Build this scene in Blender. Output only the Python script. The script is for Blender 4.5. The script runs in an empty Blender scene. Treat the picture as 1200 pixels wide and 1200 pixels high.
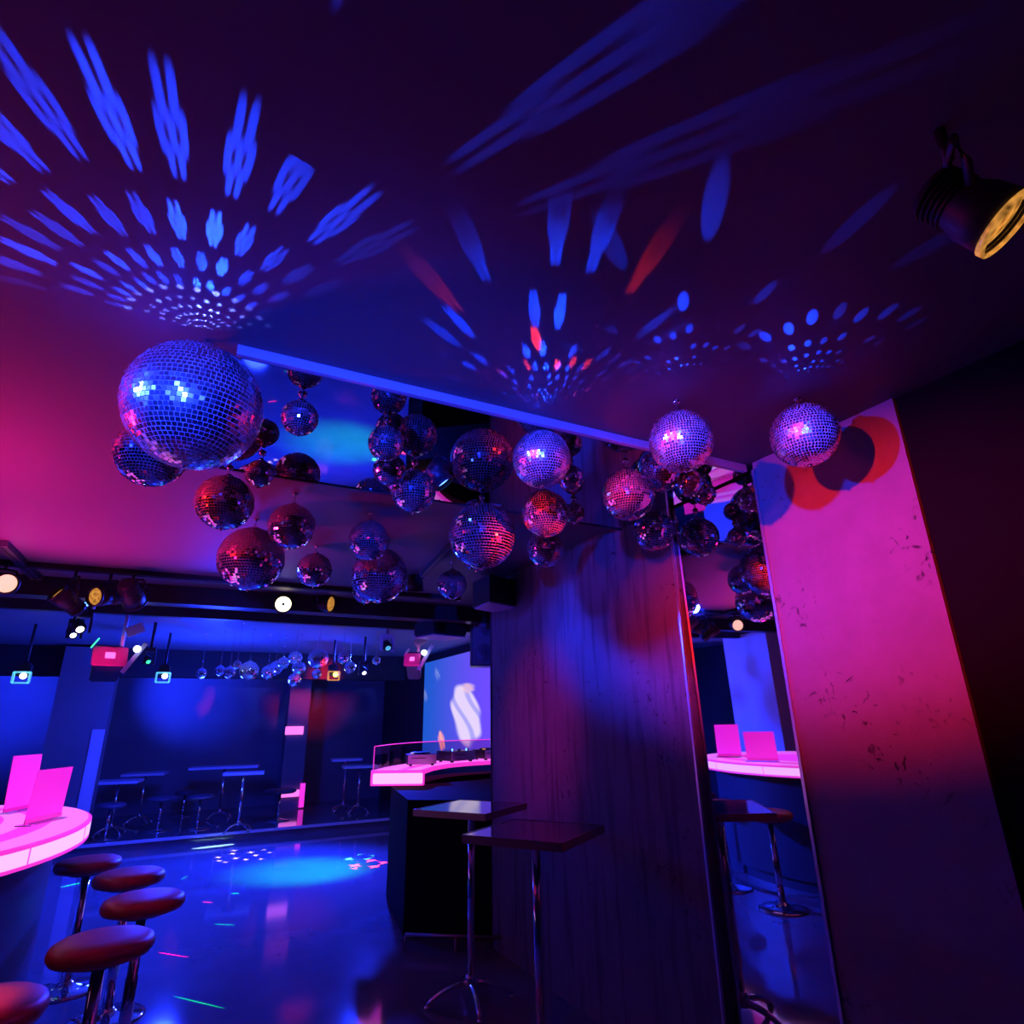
import bpy, bmesh, math, random
from mathutils import Vector, Matrix, Euler

random.seed(7)
S = bpy.context.scene
COL = S.collection
PI = math.pi

# ---------------------------------------------------------------- survey of the room
# world X runs across the room, world Y along the pillar wall, Z up; camera stands at (0, 0, H)
F = 700.0
PITCH = math.radians(19.2)
ROLL = math.radians(-1.0)
YAW = math.radians(27.5)
H = 1.65
CEIL = 2.80          # mirror panel / rear ceiling
CEIL2 = 2.84         # front ceiling
WU = 2.33            # pillar wall


def ray(px, py):
    x, y = px - 600, py - 600
    c, s = math.cos(ROLL), math.sin(ROLL)
    x, y = x * c + y * s, -x * s + y * c
    up = -y
    U = up * math.cos(PITCH) + F * math.sin(PITCH)
    Y = F * math.cos(PITCH) - up * math.sin(PITCH)
    return Vector((x * math.cos(YAW) + Y * math.sin(YAW), -x * math.sin(YAW) + Y * math.cos(YAW), U))


def onz(px, py, z):
    d = ray(px, py); t = (z - H) / d.z
    return Vector((d.x * t, d.y * t, z))


def ony(px, py, y):
    d = ray(px, py); t = y / d.y
    return Vector((d.x * t, y, H + d.z * t))


def onx(px, py, x):
    d = ray(px, py); t = x / d.x
    return Vector((x, d.y * t, H + d.z * t))


def depth(p):
    z = p[2] - H
    Y = p[0] * math.sin(YAW) + p[1] * math.cos(YAW)
    return Y * math.cos(PITCH) + z * math.sin(PITCH)


# ---------------------------------------------------------------- materials
def nd(nt, kind, **kw):
    n = nt.nodes.new(kind)
    for k, v in kw.items():
        setattr(n, k, v)
    return n


def mat(name, color=(0.5, 0.5, 0.5), rough=0.5, metal=0.0, spec=0.5, emis=None, estr=0.0, ior=1.5,
        noise=0.0, nscale=8.0, bump=0.0, coat=0.0, trans=0.0, alpha=1.0, rnoise=0.0):
    m = bpy.data.materials.new(name)
    m.use_nodes = True
    nt = m.node_tree
    b = nt.nodes['Principled BSDF']
    b.inputs['Base Color'].default_value = (*color, 1)
    b.inputs['Roughness'].default_value = rough
    b.inputs['Metallic'].default_value = metal
    b.inputs['Specular IOR Level'].default_value = spec
    b.inputs['IOR'].default_value = ior
    b.inputs['Coat Weight'].default_value = coat
    b.inputs['Transmission Weight'].default_value = trans
    b.inputs['Alpha'].default_value = alpha
    if emis:
        b.inputs['Emission Color'].default_value = (*emis, 1)
        b.inputs['Emission Strength'].default_value = estr
    if noise or bump or rnoise:
        tc = nd(nt, 'ShaderNodeTexCoord')
        nz = nd(nt, 'ShaderNodeTexNoise')
        nz.inputs['Scale'].default_value = nscale
        nz.inputs['Detail'].default_value = 6
        nt.links.new(tc.outputs['Object'], nz.inputs['Vector'])
        if noise:
            mx = nd(nt, 'ShaderNodeMix', data_type='RGBA')
            mx.inputs[6].default_value = (*[c * (1 - noise) for c in color], 1)
            mx.inputs[7].default_value = (*[min(1, c * (1 + noise)) for c in color], 1)
            nt.links.new(nz.outputs['Fac'], mx.inputs[0])
            nt.links.new(mx.outputs[2], b.inputs['Base Color'])
        if bump:
            bp = nd(nt, 'ShaderNodeBump')
            bp.inputs['Strength'].default_value = bump
            bp.inputs['Distance'].default_value = 0.02
            nt.links.new(nz.outputs['Fac'], bp.inputs['Height'])
            nt.links.new(bp.outputs['Normal'], b.inputs['Normal'])
        if rnoise:
            mr = nd(nt, 'ShaderNodeMapRange')
            mr.inputs['To Min'].default_value = max(0.02, rough - rnoise)
            mr.inputs['To Max'].default_value = rough + rnoise
            nt.links.new(nz.outputs['Fac'], mr.inputs['Value'])
            nt.links.new(mr.outputs['Result'], b.inputs['Roughness'])
    return m


def concrete(name, color, dark, seed=0.0, streaks=0.0):
    """old plaster-coated concrete with pits and vertical wear"""
    m = mat(name, color, 0.75)
    nt = m.node_tree; b = nt.nodes['Principled BSDF']
    tc = nd(nt, 'ShaderNodeTexCoord')
    mp = nd(nt, 'ShaderNodeMapping'); mp.inputs['Location'].default_value = (seed, seed * 2, seed * 3)
    nt.links.new(tc.outputs['Object'], mp.inputs['Vector'])
    n1 = nd(nt, 'ShaderNodeTexNoise'); n1.inputs['Scale'].default_value = 5; n1.inputs['Detail'].default_value = 10
    n1.inputs['Roughness'].default_value = 0.65
    nt.links.new(mp.outputs[0], n1.inputs['Vector'])
    n2 = nd(nt, 'ShaderNodeTexNoise'); n2.inputs['Scale'].default_value = 22; n2.inputs['Detail'].default_value = 5
    n2.inputs['Distortion'].default_value = 1.2
    nt.links.new(mp.outputs[0], n2.inputs['Vector'])
    n3 = nd(nt, 'ShaderNodeTexNoise'); n3.inputs['Scale'].default_value = 2.2; n3.inputs['Detail'].default_value = 2
    nt.links.new(mp.outputs[0], n3.inputs['Vector'])
    # pits: fine noise only inside worn patches
    a = nd(nt, 'ShaderNodeMapRange'); a.inputs['From Min'].default_value = 0.60; a.inputs['From Max'].default_value = 0.68
    nt.links.new(n2.outputs['Fac'], a.inputs['Value'])
    c = nd(nt, 'ShaderNodeMapRange'); c.inputs['From Min'].default_value = 0.52; c.inputs['From Max'].default_value = 0.62
    nt.links.new(n3.outputs['Fac'], c.inputs['Value'])
    mu = nd(nt, 'ShaderNodeMath', operation='MULTIPLY')
    nt.links.new(a.outputs[0], mu.inputs[0]); nt.links.new(c.outputs[0], mu.inputs[1])
    fac = mu.outputs[0]
    if streaks:
        mp2 = nd(nt, 'ShaderNodeMapping'); mp2.inputs['Scale'].default_value = (9, 9, 0.9)
        nt.links.new(tc.outputs['Object'], mp2.inputs['Vector'])
        n4 = nd(nt, 'ShaderNodeTexNoise'); n4.inputs['Scale'].default_value = 1.6; n4.inputs['Detail'].default_value = 7
        nt.links.new(mp2.outputs[0], n4.inputs['Vector'])
        st = nd(nt, 'ShaderNodeMapRange'); st.inputs['From Min'].default_value = 0.5; st.inputs['From Max'].default_value = 0.66
        st.inputs['To Max'].default_value = streaks
        nt.links.new(n4.outputs['Fac'], st.inputs['Value'])
        mxm = nd(nt, 'ShaderNodeMath', operation='MAXIMUM')
        nt.links.new(fac, mxm.inputs[0]); nt.links.new(st.outputs[0], mxm.inputs[1])
        fac = mxm.outputs[0]
    base = nd(nt, 'ShaderNodeMix', data_type='RGBA')
    base.inputs[6].default_value = (*[x * 0.72 for x in color], 1)
    base.inputs[7].default_value = (*[min(1, x * 1.25) for x in color], 1)
    nt.links.new(n1.outputs['Fac'], base.inputs[0])
    mx = nd(nt, 'ShaderNodeMix', data_type='RGBA')
    nt.links.new(fac, mx.inputs[0]); nt.links.new(base.outputs[2], mx.inputs[6])
    mx.inputs[7].default_value = (*dark, 1)
    nt.links.new(mx.outputs[2], b.inputs['Base Color'])
    bp = nd(nt, 'ShaderNodeBump'); bp.inputs['Strength'].default_value = 0.35; bp.inputs['Distance'].default_value = 0.01
    sub = nd(nt, 'ShaderNodeMath', operation='SUBTRACT')
    nt.links.new(n1.outputs['Fac'], sub.inputs[0]); nt.links.new(fac, sub.inputs[1])
    nt.links.new(sub.outputs[0], bp.inputs['Height']); nt.links.new(bp.outputs['Normal'], b.inputs['Normal'])
    return m


M = {}
M['ceil_front'] = mat('painted ceiling', (0.42, 0.42, 0.44), 0.6, noise=0.08, nscale=2)
M['ceil_rear'] = mat('satin stretch ceiling', (0.155, 0.148, 0.155), 0.5, spec=0.2, noise=0.05, nscale=1.5)
M['ceil_far'] = mat('dance floor ceiling', (0.25, 0.25, 0.28), 0.5, noise=0.1, nscale=2)
M['lip'] = mat('white lacquered panel edge', (0.6, 0.6, 0.62), 0.4)
M['mirror'] = mat('silver mirror', (0.78, 0.78, 0.80), 0.015, 1.0)
M['smoked_mirror'] = mat('smoked mirror', (0.42, 0.42, 0.46), 0.02, 1.0)
M['floor'] = mat('glossy black floor', (0.14, 0.14, 0.16), 0.075, 0.0, 0.5, ior=2.0, noise=0.25, nscale=3, rnoise=0.02)
M['black_wall'] = mat('black painted wall', (0.02, 0.02, 0.025), 0.7, noise=0.3, nscale=4)
M['matt_black'] = mat('matt black wall', (0.006, 0.006, 0.007), 0.9, spec=0.1)
M['back_wall'] = mat('dark back wall', (0.16, 0.16, 0.19), 0.6, noise=0.35, nscale=1.3)
M['white_wall'] = mat('white wall', (0.7, 0.7, 0.72), 0.7)
M['dark_metal'] = mat('black powder coated metal', (0.03, 0.03, 0.035), 0.42, 0.0, noise=0.2, nscale=30)
M['black_plastic'] = mat('black plastic', (0.02, 0.02, 0.022), 0.35)
M['grey_metal'] = mat('grey metal', (0.35, 0.35, 0.38), 0.35, 0.6)
M['chrome'] = mat('chrome', (0.8, 0.8, 0.82), 0.09, 1.0)
M['tile'] = mat('mirror ball tile', (0.80, 0.82, 0.86), 0.07, 1.0)
M['tile_front'] = mat('mirror ball tile hazy', (0.80, 0.82, 0.86), 0.22, 1.0)
M['tile_dim'] = mat('mirror ball tile dim', (0.80, 0.82, 0.86), 0.06, 1.0)
M['grout'] = mat('mirror ball core', (0.34, 0.34, 0.36), 0.6)
M['grout_front'] = mat('pale mirror ball core', (0.66, 0.66, 0.70), 0.6)
M['seat_red'] = mat('red vinyl', (0.42, 0.035, 0.03), 0.42, noise=0.12, nscale=20)
M['seat_dark'] = mat('dark vinyl', (0.10, 0.08, 0.12), 0.4)
M['bar_body'] = mat('dark laminate bar front', (0.045, 0.042, 0.055), 0.38, noise=0.2, nscale=6)
M['table_top'] = mat('dark polished table top', (0.045, 0.04, 0.05), 0.08, 0.0, 0.5, ior=1.9)
M['table_edge'] = mat('brown steel table edge', (0.30, 0.22, 0.22), 0.32, 0.7)
M['pink_band'] = mat('lit acrylic band', (0.8, 0.5, 0.7), 0.4, emis=(1.0, 0.50, 0.98), estr=1.12)
M['pink_top'] = mat('lit acrylic counter', (0.75, 0.4, 0.7), 0.25, emis=(1.0, 0.040, 0.74), estr=0.85)
M['pink_glow'] = mat('lit acrylic counter bright', (0.75, 0.4, 0.7), 0.25, emis=(1.0, 0.20, 0.90), estr=0.95)
M['pink_edge'] = mat('lit acrylic lip', (0.8, 0.3, 0.6), 0.3, emis=(1.0, 0.035, 0.62), estr=0.95)
M['pink_shine'] = mat('emissive pink shine', (0.8, 0.3, 0.6), 0.3, emis=(1.0, 0.18, 0.75), estr=1.3)  # pink shine put in as emission, no lamp behind it
M['card'] = mat('pink backlit menu card', (0.85, 0.25, 0.6), 0.5, emis=(1.0, 0.008, 0.55), estr=0.75)
M['acrylic'] = mat('clear acrylic', (0.95, 0.9, 0.95), 0.05, trans=1.0, ior=1.3)
M['glass'] = mat('smoked acrylic shield', (0.75, 0.45, 0.65), 0.04, trans=1.0, ior=1.08)
M['steel_trim'] = mat('aluminium edge trim', (0.7, 0.7, 0.75), 0.28, 0.85)
M['pit_plaster'] = concrete('pitted concrete', (0.24, 0.23, 0.24), (0.02, 0.017, 0.023), 3.1)
M['worn_plaster'] = concrete('streaked concrete', (0.16, 0.15, 0.165), (0.04, 0.034, 0.045), 8.3, 0.6)
M['amber'] = mat('amber lens', (0.75, 0.45, 0.12), 0.3, 0.8, emis=(1.0, 0.42, 0.07), estr=0.32, noise=0.4, nscale=60)
nt_ = M['amber'].node_tree
vo_ = nd(nt_, 'ShaderNodeTexVoronoi'); vo_.inputs['Scale'].default_value = 55
tc_ = nd(nt_, 'ShaderNodeTexCoord'); nt_.links.new(tc_.outputs['Object'], vo_.inputs['Vector'])
mr_ = nd(nt_, 'ShaderNodeMapRange'); mr_.inputs['From Max'].default_value = 0.8; mr_.inputs['To Min'].default_value = 0.03; mr_.inputs['To Max'].default_value = 0.75
nt_.links.new(vo_.outputs['Distance'], mr_.inputs['Value']); nt_.links.new(mr_.outputs['Result'], nt_.nodes['Principled BSDF'].inputs['Emission Strength'])
M['lit_lens'] = mat('lit warm lens', (1, 0.9, 0.7), 0.3, emis=(1.0, 0.82, 0.45), estr=5.0)
M['pink_lens'] = mat('warm pink lens', (1, 0.8, 0.7), 0.3, emis=(1.0, 0.50, 0.36), estr=1.3)
M['lens_white'] = mat('lit white lens', (1, 1, 1), 0.3, emis=(0.75, 0.8, 1.0), estr=4)
M['lens_cyan'] = mat('lit cyan lens', (0.5, 1, 1), 0.3, emis=(0.10, 0.7, 0.75), estr=0.6)
M['lens_green'] = mat('lit green lens', (0.2, 1, 0.4), 0.3, emis=(0.05, 1.0, 0.35), estr=1.6)
M['lens_yellow'] = mat('lit yellow lens', (1, 1, 0.3), 0.3, emis=(0.85, 1.0, 0.05), estr=4)
M['lens_blue'] = mat('lit blue lens', (0.3, 0.4, 1), 0.3, emis=(0.08, 0.22, 1.0), estr=5)
M['pink_tint'] = mat('scanner plate tinted with pink light', (0.85, 0.12, 0.40), 0.5)  # pink light from the bar put into the plate colour
M['blue_paint'] = mat('light painted steel arm', (0.55, 0.58, 0.7), 0.45)
M['purple_paint'] = mat('mauve ply', (0.55, 0.30, 0.48), 0.5)
M['lamp_glass_blue'] = mat('blue lamp glass', (0.2, 0.3, 1), 0.3, emis=(0.02, 0.12, 1.0), estr=3)
M['lamp_glass_red'] = mat('red lamp glass', (1, 0.2, 0.2), 0.3, emis=(1.0, 0.02, 0.06), estr=3)
M['cdj_face'] = mat('silver device front tinted with pink light', (0.85, 0.70, 0.82), 0.4)  # pinkish base carries the counter glow falling on the fronts
M['socket'] = mat('dark slot', (0.01, 0.01, 0.012), 0.6)

# ---------------------------------------------------------------- mesh builder


class MB:
    def __init__(self):
        self.v = []; self.f = []; self.mi = []; self.sm = []

    def add(self, vs, fs, mi=0, smooth=False, mtx=None):
        o = len(self.v)
        for p in vs:
            p = Vector(p)
            self.v.append(mtx @ p if mtx else p)
        for f in fs:
            self.f.append([o + i for i in f]); self.mi.append(mi); self.sm.append(smooth)
        return self

    def box(self, c, s, mi=0, mtx=None, bev=0.0):
        x, y, z = (k / 2 for k in s)
        if bev > 0:
            bm = bmesh.new(); bmesh.ops.create_cube(bm, size=1)
            for v in bm.verts:
                v.co = Vector((v.co.x * s[0], v.co.y * s[1], v.co.z * s[2]))
            bmesh.ops.bevel(bm, geom=bm.edges[:], offset=bev, segments=2, affect='EDGES')
            bm.verts.index_update()
            vs = [v.co + Vector(c) for v in bm.verts]; fs = [[v.index for v in f.verts] for f in bm.faces]
            bm.free()
            return self.add(vs, fs, mi, False, mtx)
        vs = [(c[0] + a * x, c[1] + b * y, c[2] + d * z) for a in (-1, 1) for b in (-1, 1) for d in (-1, 1)]
        fs = [(0, 1, 3, 2), (4, 6, 7, 5), (0, 4, 5, 1), (2, 3, 7, 6), (0, 2, 6, 4), (1, 5, 7, 3)]
        return self.add(vs, fs, mi, False, mtx)

    def lathe(self, prof, seg=32, mi=0, smooth=True, mtx=None, cap=True):
        """prof: list of (r, z)"""
        vs = []; fs = []
        n = len(prof)
        for k in range(seg):
            a = 2 * PI * k / seg
            for r, z in prof:
                vs.append((r * math.cos(a), r * math.sin(a), z))
        for k in range(seg):
            k2 = (k + 1) % seg
            for i in range(n - 1):
                fs.append((k * n + i, k2 * n + i, k2 * n + i + 1, k * n + i + 1))
        self.add(vs, fs, mi, smooth, mtx)
        if cap:
            o = len(self.v) - len(vs)
            self.f.append([o + k * n for k in range(seg)][::-1]); self.mi.append(mi); self.sm.append(False)
            self.f.append([o + k * n + n - 1 for k in range(seg)]); self.mi.append(mi); self.sm.append(False)
        return self

    def tube(self, pts, r, seg=10, mi=0, closed=False, mtx=None):
        pts = [Vector(p) for p in pts]
        n = len(pts); vs = []; fs = []
        rr = r if isinstance(r, (list, tuple)) else [r] * n
        for i, p in enumerate(pts):
            if closed:
                t = pts[(i + 1) % n] - pts[i - 1]
            else:
                t = pts[min(i + 1, n - 1)] - pts[max(i - 1, 0)]
            t.normalize()
            a = Vector((0, 0, 1)) if abs(t.z) < 0.9 else Vector((1, 0, 0))
            e1 = t.cross(a).normalized(); e2 = t.cross(e1)
            for k in range(seg):
                an = 2 * PI * k / seg
                vs.append(p + (e1 * math.cos(an) + e2 * math.sin(an)) * rr[i])
        m = n if closed else n - 1
        for i in range(m):
            j = (i + 1) % n
            for k in range(seg):
                k2 = (k + 1) % seg
                fs.append((i * seg + k, i * seg + k2, j * seg + k2, j * seg + k))
        if not closed:
            fs.append(list(range(seg))[::-1]); fs.append([(n - 1) * seg + k for k in range(seg)])
        return self.add(vs, fs, mi, True, mtx)

    def prism(self, poly, z0, z1, mi=0, mtx=None, smooth=False):
        n = len(poly)
        vs = [(x, y, z0) for x, y in poly] + [(x, y, z1) for x, y in poly]
        fs = [list(range(n))[::-1], [n + i for i in range(n)]]
        fs += [(i, (i + 1) % n, n + (i + 1) % n, n + i) for i in range(n)]
        return self.add(vs, fs, mi, smooth, mtx)

    def build(self, name, mats, parent=None, loc=None, bevel=0.0):
        me = bpy.data.meshes.new(name)
        me.from_pydata([tuple(p) for p in self.v], [], self.f)
        if not isinstance(mats, (list, tuple)):
            mats = [mats]
        for m in mats:
            me.materials.append(m)
        me.polygons.foreach_set('material_index', self.mi)
        me.polygons.foreach_set('use_smooth', self.sm)
        bm = bmesh.new(); bm.from_mesh(me); bmesh.ops.recalc_face_normals(bm, faces=bm.faces[:]); bm.to_mesh(me); bm.free()
        me.update()
        o = bpy.data.objects.new(name, me)
        COL.objects.link(o)
        if parent:
            o.parent = parent
        if loc is not None:
            o.location = loc
        if bevel:
            b = o.modifiers.new('bevel', 'BEVEL'); b.width = bevel; b.segments = 2; b.limit_method = 'ANGLE'
        return o


def tag(o, label=None, cat=None, group=None, kind=None):
    if label: o['label'] = label
    if cat: o['category'] = cat
    if group: o['group'] = group
    if kind: o['kind'] = kind
    return o


def thing(name, label, cat, loc=(0, 0, 0), rot=(0, 0, 0), group=None):
    o = bpy.data.objects.new(name, None)
    o.empty_display_size = 0.1
    COL.objects.link(o)
    o.location = loc; o.rotation_euler = rot
    return tag(o, label, cat, group)


def copy_tree(o, parent=None):
    c = o.copy(); COL.objects.link(c)
    if parent: c.parent = parent
    for ch in list(o.children):
        copy_tree(ch, c)
    return c


def struct(mb, name, m):
    return tag(mb.build(name, m), kind='structure')


def look(d, up=(0, 0, 1)):
    """rotation matrix whose local Z points along d"""
    return Vector(d).to_track_quat('Z', 'Y').to_matrix().to_4x4()


# ---------------------------------------------------------------- the room
Y_B = 14.0
XL, XR2 = -4.6, 3.92
struct(MB().box((1.0, 5.5, -0.05), (14, 19, 0.10)), 'floor', M['floor'])
STEP = 10.95
struct(MB().box((0.2, (STEP + Y_B) / 2, 0.06), (9.6, Y_B - STEP, 0.12)), 'floor_platform', M['floor'])
struct(MB().box((0.2, STEP - 0.01, 0.108), (9.6, 0.05, 0.035)), 'trim_1', M['lip'])
# ceilings
struct(MB().box((0.5, 1.5, CEIL2 + 0.05), (12, 9.2, 0.10)), 'ceiling', M['ceil_rear'])
struct(MB().box((0.5, 10.15, CEIL2 + 0.05), (12, 8.1, 0.10)), 'ceiling_dance', M['ceil_far'])
struct(MB().box((1.15, 1.914, CEIL + 0.026), (2.34, 0.02, 0.044)), 'trim_2', M['lip'])
struct(MB().box((1.15, 2.943, CEIL + 0.004), (2.36, 0.016, 0.016)), 'trim_3', M['dark_metal'])
# beams below the ceiling in front of the dance floor
struct(MB().box((-0.6, 6.15, CEIL - 0.04), (8.0, 0.16, 0.16)), 'trim_4', M['dark_metal'])
struct(MB().box((-0.6, 7.30, CEIL - 0.01), (8.0, 0.10, 0.10)), 'trim_5', M['dark_metal'])
struct(MB().box((-0.6, 11.6, CEIL - 0.18), (8.4, 0.25, 0.44)), 'trim_6', M['black_wall'])
# outer walls
struct(MB().box((-0.5, Y_B + 0.1, 1.4), (9, 0.2, 2.9)), 'wall_back', M['back_wall'])
struct(MB().box((XL - 0.1, 5.5, 1.4), (0.2, 17.4, 2.9)), 'wall_left', M['black_wall'])
struct(MB().box((XR2 + 0.1, 9.5, 1.4), (0.2, 9.2, 2.9)), 'wall_dance_right', M['black_wall'])
struct(MB().box((1.0, -3.1, 1.4), (12, 0.2, 2.9)), 'wall_front', M['black_wall'])
struct(MB().box((WU + 0.16, -0.92, 1.42), (0.28, 4.18, 2.84)), 'wall_right', M['matt_black'])
# pillar wall: two concrete piers with a mirror between them
PV0, PV1, MV0, MV1 = 1.17, 1.875, 2.49, 4.93
o = thing('concrete_pillar', 'pitted grey concrete pillar at the right, lit magenta with round red and blue patches', 'pillar', (WU, (PV0 + PV1) / 2, 0))
MB().box((0.28, 0, 1.42), (0.56, PV1 - PV0, 2.84)).build('shaft', M['pit_plaster'], o)
MB().box((-0.004, (PV1 - PV0) / 2 - 0.004, 1.40), (0.014, 0.014, 2.80)).build('corner_bead', M['steel_trim'], o)
o = thing('concrete_pillar', 'wide streaked concrete pillar behind the two tall tables', 'pillar', (WU, (MV0 + MV1) / 2, 0))
MB().box((0.28, 0, 1.42), (0.56, MV1 - MV0, 2.84)).build('shaft', M['worn_plaster'], o)
MB().box((-0.004, -(MV1 - MV0) / 2 + 0.004, 1.40), (0.014, 0.014, 2.80)).build('corner_bead', M['steel_trim'], o)
MB().box((-0.003, (MV1 - MV0) / 2 - 0.003, 1.40), (0.010, 0.010, 2.80)).build('corner_bead', M['dark_metal'], o)
mb = MB().box((0, 0, 0), (0.02, MV0 - PV1 - 0.002, 2.80))
wm = mb.build('wall_mirror', M['mirror'], None, (WU + 0.04, (PV1 + MV0) / 2, 1.40))
wm.rotation_euler = (0, math.radians(-0.7), 0)
tag(wm, 'tall mirror strip between the two concrete pillars', 'mirror')
mb = MB().box((1.155, 2.43, CEIL + 0.015), (2.33, 1.01, 0.028))
mb.box((1.155, 2.43, CEIL + 0.036), (2.30, 0.98, 0.010))
tag(mb.build('ceiling_mirror', M['smoked_mirror']), 'long mirror panel on the ceiling reflecting the dance floor and hanging balls', 'mirror')

# ---------------------------------------------------------------- mirror balls


def mirror_ball(c, R, z_ceiling, label, group, rows=30, mats=None, name='hanging_mirror_ball', spin=0.0):
    t = thing(name, label, 'mirror ball', c, (0, 0, spin), group)
    rnd = random.Random(int(1e4 * (c[0] + 7 * c[1])))
    mb = MB()
    dl = PI / rows
    for i in range(rows):
        la0, la1 = -PI / 2 + i * dl, -PI / 2 + (i + 1) * dl
        lm = (la0 + la1) / 2
        if math.cos(lm) < 0.10:
            continue
        n = max(6, round(2 * rows * math.cos(lm)))
        off = rnd.random()
        g = 0.07
        for k in range(n):
            lo0 = 2 * PI * (k + off + g) / n; lo1 = 2 * PI * (k + off + 1 - g) / n
            a0 = la0 + dl * g; a1 = la1 - dl * g
            tx = rnd.gauss(0, 0.026) * dl * R; ty = rnd.gauss(0, 0.026) * dl * R
            vs = []
            for (la, lo, sx, sy) in ((a0, lo0, -1, -1), (a0, lo1, 1, -1), (a1, lo1, 1, 1), (a1, lo0, -1, 1)):
                r = R + tx * sx + ty * sy
                vs.append((r * math.cos(la) * math.cos(lo), r * math.cos(la) * math.sin(lo), r * math.sin(la)))
            mb.add(vs, [(0, 1, 2, 3)], 0)
    mb.build('mirror_tiles', mats or M['tile'], t)
    seg = max(16, rows)
    MB().lathe([(R * 0.99 * math.cos(a), R * 0.99 * math.sin(a)) for a in [(-0.5 + k / 20) * PI for k in range(21)]], seg, cap=False).build('core', M['grout_front'] if mats else M['grout'], t)
    cap = MB()
    cr = min(0.022, R * 0.22)
    cap.lathe([(cr, R * 0.965), (cr, R * 1.0 + 0.006), (cr * 0.6, R + 0.012), (0.004, R + 0.013)], 16)
    cap.build('cap', M['chrome'], t)
    MB().lathe([(0.002, -R - 0.010), (0.006, -R - 0.006), (0.008, -R * 0.985)], 10).build('tip', M['chrome'], t)
    L = z_ceiling - (c[2] + R)
    ch = MB()
    z = R + 0.010; top = R + L
    lk = 0.011; i = 0
    while z < top - 0.012:
        if z > R + 0.5 and i % 1:
            break
        e = (Matrix.Rotation(PI / 2 * (i % 2), 4, 'Z') @ Matrix.Translation((0, 0, z + lk * 0.8)))
        e.translation = Vector((0, 0, z + lk * 0.8))
        pts = [(0.0055 * math.cos(a), 0, lk * math.sin(a)) for a in [2 * PI * k / 10 for k in range(10)]]
        ch.tube(pts, 0.0016, 5, 0, True, e)
        z += lk * 1.55; i += 1
        if i > 40:
            break
    ch.tube([(0, 0, z), (0, 0, top)], 0.0022, 6)
    ch.lathe([(0.016, top), (0.016, top - 0.006), (0.006, top - 0.014)], 12)
    ch.build('chain', M['chrome'], t)
    return t


BALLS = [
    # px, py, radius px, ceiling contact px, rows, front ceiling?, label
    ((229, 476), 79, (240, 400), 44, 1, 'largest mirror ball, lit blue, hanging at the far left of the row'),
    ((181, 531), 42, (185, 478), 34, 0, 'dark blue mirror ball half hidden behind the largest ball'),
    ((265, 589), 34, (268, 548), 32, 0, 'red lit mirror ball just below the largest ball'),
    ((304, 555), 17, (308, 531), 22, 0, 'small red mirror ball touching the lower right of the largest ball'),
    ((343, 617), 28, (345, 578), 30, 0, 'dim mirror ball right of the red ball under the largest one, over the purple ceiling'),
    ((295, 655), 39, (300, 608), 36, 0, 'large dark mirror ball lowest in the left cluster'),
    ((369, 668), 21, (371, 640), 26, 0, 'small dark mirror ball above the lit track spotlight, beside the large dark one'),
    ((352, 490), 22, (354, 462), 22, 0, 'small purple mirror ball alone below the mirrored ceiling with its reflection above'),
    ((437, 634), 25, (430, 600), 28, 0, 'mirror ball hanging on top of the large dark ball left of centre'),
    ((444, 674), 34, (447, 634), 34, 0, 'large dark mirror ball with a pink left edge left of centre'),
    ((428, 692), 16, (430, 668), 20, 0, 'little pink mirror ball peeking out below the large dark ball left of centre'),
    ((530, 685), 18, (530, 658), 24, 0, 'small dark mirror ball hanging alone above the projection screen'),
    ((565, 628), 41, (565, 583), 36, 0, 'large blue and red mirror ball in the centre of the picture'),
    ((557, 652), 18, (559, 620), 20, 0, 'small mirror ball peeking out below the large centre ball'),
    ((736, 580), 32, (733, 540), 32, 0, 'red lit mirror ball left of the front ball on the right, with its reflection above'),
    ((765, 622), 25, (764, 590), 26, 0, 'blue mirror ball hanging in front of the top of the wide pillar'),
    ((637, 602), 29, (640, 567), 30, 0, 'red and purple mirror ball below the bright blue front ball'),
    ((635, 538), 36, (633, 497), 34, 1, 'bright blue front mirror ball hanging at the edge of the ceiling panel in the middle'),
    ((638, 643), 23, (639, 612), 26, 0, 'dark mirror ball lowest of the three stacked in the middle'),
    ((667, 560), 16, (670, 541), 20, 0, 'small red mirror ball right behind the bright blue front ball'),
    ((673, 601), 13, (672, 584), 16, 0, 'tiny blue mirror ball right of the red and purple one'),
    ((798, 517), 39, (793, 470), 36, 1, 'large blue front mirror ball left of the right hand pillar'),
    ((772, 552), 26, (774, 549), 26, 0, 'dark blue mirror ball behind the large blue front ball, beside the red one'),
    ((827, 579), 14, (822, 562), 18, 0, 'tiny blue mirror ball in front of the wall mirror, under the large blue ball'),
    ((808, 566), 18, (806, 555), 24, 0, 'dark mirror ball hidden behind the tiny one near the wall mirror'),
    ((943, 510), 40, (934, 467), 34, 1, 'rightmost front mirror ball hanging before the concrete pillar'),
    ((455, 520), 22, (452, 492), 24, 0, 'blue mirror ball at the top of the dark cluster below the ceiling mirror'),
    ((458, 551), 20, (456, 526), 22, 0, 'dark pink rimmed mirror ball in the middle of the cluster below the ceiling mirror'),
    ((487, 576), 27, (484, 542), 26, 0, 'dark navy mirror ball at the lower right of the cluster below the ceiling mirror'),
]
BALL_POS = []
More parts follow.
